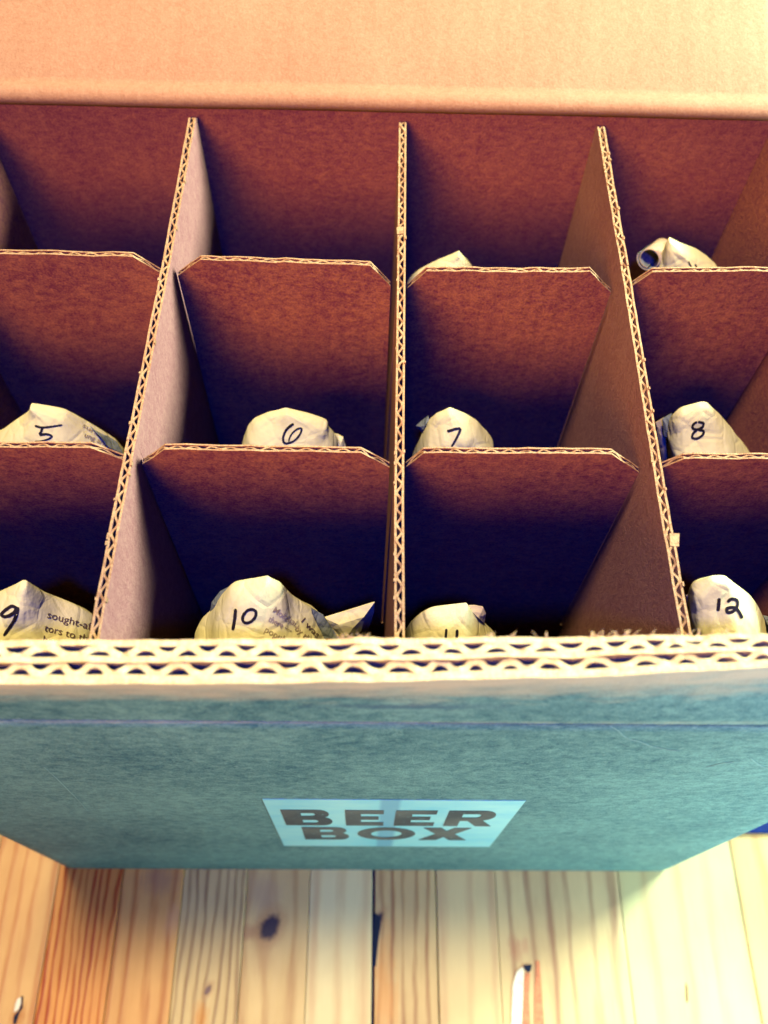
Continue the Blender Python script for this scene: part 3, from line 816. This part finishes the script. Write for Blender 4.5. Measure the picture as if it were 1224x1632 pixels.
def fold(t_, pts, m, name='paper_fold', bulge=0.02):
    """a turned-out piece of the wrapping sheet; pts: (px, py, y) on its own depth"""
    q = [at(px, py, 1, y) for px, py, y in pts]
    c = sum(q, Vector()) / len(q) + Vector((0, -bulge, bulge * 0.5))
    mb = MB(); n = len(q)
    th = Vector((0, 0.006, -0.004))
    mids = [(q[k] * 0.5 + c * 0.5) + Vector((0, -bulge * 0.35, bulge * 0.15)) for k in range(n)]
    lay = []
    for off in (Vector(), th):
        ou = [mb.vert(p_ + off) for p_ in q]; md = [mb.vert(p_ + off) for p_ in mids]; ce = mb.vert(c + off)
        for k in range(n):
            j = (k + 1) % n
            mb.face((ou[k], ou[j], md[j], md[k])); mb.face((md[k], md[j], ce))
        lay.append(ou)
    for k in range(n):
        j = (k + 1) % n; mb.face((lay[0][k], lay[0][j], lay[1][j], lay[1][k]))
    return mb.build(name, m, t_, smooth=False)

YR3, YR2, YR1 = -0.47, 0.50, 1.46
# 9
t_, bv, w_ = wrap_bottle(9, YR3, [(-70, 1060), (-55, 990), (-20, 958), (0, 948), (33, 930), (42, 930), (60, 944), (82, 961), (110, 970), (135, 981), (149, 990), (150, 1060)], 'cream paper wrapped bottle marked 9, with printed lines of text beside the number', seed=1)
numeral(t_, bv, [([(27, 969), (18, 966.5), (3, 978.5), (10, 982.5), (21.6, 977), (28, 968.5), (23.4, 987), (6.3, 1013)], 0.0)], 5.2)
printed(t_, bv, 'sought-af', (73, 984), (71, 20), (3.5, -16), M['print'])
printed(t_, bv, 'tors to th', (69, 1005), (68, 18), (3.5, -16), M['print'])
printed(t_, bv, 'have bee', (66, 1023), (68, 17), (3.5, -16), M['print'])
# 10
t_, bv, w_ = wrap_bottle(10, YR3, [(309, 1060), (311, 1010), (316, 998), (333, 984), (348, 955), (370, 932), (400, 927), (427, 923), (450, 935), (470, 962), (498, 977), (520, 1000), (540, 1022), (548, 1060)], 'cream paper wrapped bottle marked 10, with a pointed paper wing at its right', seed=2)
numeral(t_, bv, [([(376, 970), (374.5, 986), (371.4, 1004)], 0.0)], 5.2)
numeral(t_, bv, [([(408, 974), (402, 971), (394, 973), (387.5, 982), (388, 990), (394, 992.5), (402, 989), (407.5, 981), (407.5, 972)], 0.0)], 4.6)
printed(t_, bv, 'Molokai,', (433, 974), (38, 26), (8, -12), M['print_faint'])
printed(t_, bv, 'there \u2014', (426, 989), (36, 20), (7, -13), M['print_faint'])
printed(t_, bv, 'popular', (420, 1006), (40, 22), (7, -13), M['print_faint'])
printed(t_, bv, 'I was', (478, 990), (26, 27), (9, -10), M['print'])
printed(t_, bv, 'by the', (468, 1003), (26, 24), (9, -10), M['print_faint'])
fold(t_, [(333, 986, YR3 + .02), (337, 961, YR3 + .03), (350, 944, YR3 + .03), (367, 935, YR3 + .02), (352, 958, YR3)], M['paper_grey'])
fold(t_, [(496, 970, YR3 + .01), (515, 981, YR3 + .01), (542, 1022, YR3 - .04), (515, 1026, YR3 - .06), (500, 1000, YR3 - .02)], M['paper_grey'])
fold(t_, [(516, 985, YR3 + .03), (552, 974, YR3 + .06), (597, 960, YR3 + .08), (596, 976, YR3 + .07), (580, 1026, YR3 + .02), (540, 1026, YR3 - .02)], M['paper'], bulge=0.03)
# 11
t_, bv, w_ = wrap_bottle(11, YR3, [(632, 1060), (641, 1017), (649, 1002), (660, 988), (672, 980), (674, 974), (682, 972), (710, 969), (745, 966), (760, 982), (773, 996), (790, 1018), (805, 1060)], 'cream paper wrapped bottle marked 11, lowest in the front row', seed=3)
numeral(t_, bv, [([(711.5, 1002), (710.5, 1013), (709, 1026)], 0.0)], 4.0)
numeral(t_, bv, [([(728.5, 1003), (728, 1015), (727, 1028)], 0.0)], 5.0)
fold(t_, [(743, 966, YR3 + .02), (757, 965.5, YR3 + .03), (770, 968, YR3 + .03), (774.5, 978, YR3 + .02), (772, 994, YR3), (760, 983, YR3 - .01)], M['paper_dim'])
# 12
t_, bv, w_ = wrap_bottle(12, YR3, [(1095, 1060), (1099, 1010), (1095, 958), (1098, 942), (1109, 924), (1140, 922), (1166, 923), (1172, 931), (1190, 948), (1207, 964), (1218, 985), (1220, 1010), (1224, 1060)], 'cream paper wrapped bottle marked 12, in the front right compartment', seed=4)
numeral(t_, bv, [([(1146, 953), (1145, 964), (1143.8, 973.5)], 0.0)], 5.6)
numeral(t_, bv, [([(1159, 959.5), (1165, 954.5), (1173.5, 956.5), (1174.5, 965), (1168, 974), (1159.5, 975.5), (1158.5, 969.5), (1169, 968), (1176.5, 974), (1182.5, 985.5)], 0.0)], 5.2)
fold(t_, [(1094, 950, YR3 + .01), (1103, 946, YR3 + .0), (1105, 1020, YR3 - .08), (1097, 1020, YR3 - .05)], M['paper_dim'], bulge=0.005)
fold(t_, [(1217, 982, YR3 + .03), (1232, 985, YR3 + .03), (1234, 1020, YR3), (1219, 1012, YR3)], M['paper_grey'])
# 5
t_, bv, w_ = wrap_bottle(5, YR2, [(-60, 760), (-45, 722), (-20, 701), (0, 687), (25, 671), (44, 660), (49, 646), (70, 650), (95, 651), (105, 655), (135, 673), (160, 690), (185, 706), (205, 730), (215, 760)], 'cream paper wrapped bottle marked 5, with grey print on its right side', seed=5)
numeral(t_, bv, [([(56, 678.3), (66, 681), (80, 680), (99, 677)], 0.3), ([(68, 681), (66, 687), (63, 692.5)], 0.0), ([(63, 692.8), (74, 691.5), (82.5, 694.5), (78, 699), (66, 702.5), (56, 703)], 0.55)], 3.9)
printed(t_, bv, 'surance', (130, 680), (44, 27), (5, -9), M['print_faint'])
printed(t_, bv, 'ung and', (133, 696), (36, 16), (4, -11), M['print_faint'])
fold(t_, [(140, 676, YR2 + .01), (160, 688, YR2 + .01), (186, 705, YR2 - .0), (197, 724, YR2 - .05), (172, 712, YR2 - .08), (160, 696, YR2 - .05)], M['paper_grey'], bulge=0.01)
# 6
t_, bv, w_ = wrap_bottle(6, YR2, [(390, 760), (386, 715), (385, 704), (391, 684), (398, 672), (420, 662), (455, 653.5), (490, 660), (522, 670), (524, 680), (533, 691), (539, 702), (542, 720), (546, 760)], 'cream paper wrapped bottle marked 6, with a rounded top', seed=6)
numeral(t_, bv, [([(468, 675), (461, 680), (455, 687), (451.3, 697), (452.5, 705), (459, 706.3), (470, 701.5), (478, 692), (480.5, 683), (474, 683.5), (466, 690), (461, 699), (460.5, 705.5)], 0.45)], 4.2)
fold(t_, [(531, 691, YR2 + .02), (539, 692.5, YR2 + .03), (547, 697, YR2 + .02), (551, 712, YR2), (549, 722, YR2 - .02), (538, 722, YR2 - .03)], M['paper'], bulge=0.015)
# 7
t_, bv, w_ = wrap_bottle(7, YR2, [(642, 770), (655, 733), (666, 705), (675, 686), (684, 667), (705, 655), (717, 653), (735, 656), (752, 665), (762, 673), (775, 688), (786, 702), (789, 720), (794, 770)], 'cream paper wrapped bottle marked 7, with a small grey fold at its left', seed=7)
numeral(t_, bv, [([(712.5, 687), (718, 686), (726, 683.5), (734, 682.8)], 0.0), ([(734, 682.6), (731.5, 690), (726, 701), (719.5, 711.5)], 0.3)], 4.4)
fold(t_, [(663, 679, YR2 + .03), (672, 671, YR2 + .04), (683, 663, YR2 + .03), (684, 670, YR2 + .01), (673, 689, YR2 + .0)], M['paper_grey'])
# 8
t_, bv, w_ = wrap_bottle(8, YR2, [(1050, 770), (1058, 736), (1064, 702), (1062, 685), (1074, 654), (1090, 652), (1116, 644), (1132, 645), (1150, 667), (1170, 690), (1195, 722), (1215, 770)], 'cream paper wrapped bottle marked 8, beside the torn edged partition', seed=8)
numeral(t_, bv, [([(1112, 672), (1120.5, 674), (1119, 680.5), (1111, 684), (1104, 682), (1105, 676), (1111, 672)], 0.0), ([(1112, 684), (1121, 687), (1118.5, 694), (1110, 698.8), (1103, 697), (1105, 690), (1111, 684.5)], 0.0)], 3.9)
fold(t_, [(1056, 668, YR2 + .03), (1071, 659, YR2 + .03), (1070, 668, YR2 + .01), (1062, 684, YR2 + .0), (1066, 701, YR2 - .03), (1058, 694, YR2 - .01)], M['paper_grey'], bulge=0.01)
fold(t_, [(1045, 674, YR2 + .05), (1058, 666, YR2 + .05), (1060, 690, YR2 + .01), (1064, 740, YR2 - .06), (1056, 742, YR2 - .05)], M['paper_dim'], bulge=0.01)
# 3
t_, bv, w_ = wrap_bottle(3, YR1, [(640, 500), (648, 452), (662, 437), (678, 427), (700, 415), (732, 402.5), (745, 415), (753, 426), (765, 500)], 'pale paper bottle tip showing over the back cross divider, left of two', seed=9)
# 4
t_, bv, w_ = wrap_bottle(4, YR1, [(1026, 500), (1032, 437), (1045, 420), (1056, 406), (1061, 386), (1067, 381), (1082, 388), (1100, 394), (1120, 405), (1146, 425), (1160, 500)], 'pale paper bottle tip with a rolled end, in the back right compartment', seed=10)
numeral(t_, bv, [([(1097, 417), (1099, 421), (1101, 425), (1102, 432)], 0.0)], 3.0)
numeral(t_, bv, [([(1107.5, 421), (1109, 425), (1110, 432)], 0.0)], 3.0)
# rolled end of the sheet: a short open tube
mb = MB(); c0 = at(1034, 413, 1, YR1 - 0.01); axd = (Vector((-0.55, -0.75, 0.35))).normalized()
e1 = axd.cross(Vector((0, 0, 1))).normalized(); e2 = axd.cross(e1)
pr = None
for k in range(41):
    th = k / 40 * 2 * math.pi * 1.3; r = 0.064 - 0.018 * k / 40
    p0 = c0 + (e1 * math.cos(th) + e2 * math.sin(th)) * r; p1 = p0 - axd * 0.20
    q0 = c0 + (e1 * math.cos(th) + e2 * math.sin(th)) * (r - 0.006); q1 = q0 - axd * 0.20
    c = [mb.vert(p_) for p_ in (p0, p1, q0, q1)]
    if pr:
        mb.face((pr[0], c[0], c[1], pr[1]), 0); mb.face((pr[2], pr[3], c[3], c[2]), 1); mb.face((pr[0], pr[2], c[2], c[0]), 0)
    pr = c
mb.build('rolled_end', [M['paper_dim'], M['paper_grey']], t_, smooth=True)

# ------------------------------------------------------------------ mat at the right
q = at(1199, 1329, 2, Z0)
t_ = thing('navy_mat', (2.6, q.y + 0.5, Z0), 'dark navy mat lying on the table at the right of the box', 'mat')
mb = MB(); mb.box((2.05, q.y, Z0 + 0.003), (3.6, q.y + 2.2, Z0 + 0.05)); mb.build('cloth', M['mat_navy'], t_, bevel=0.01)

for ob in bpy.data.objects:
    if '_org' in ob: del ob['_org']
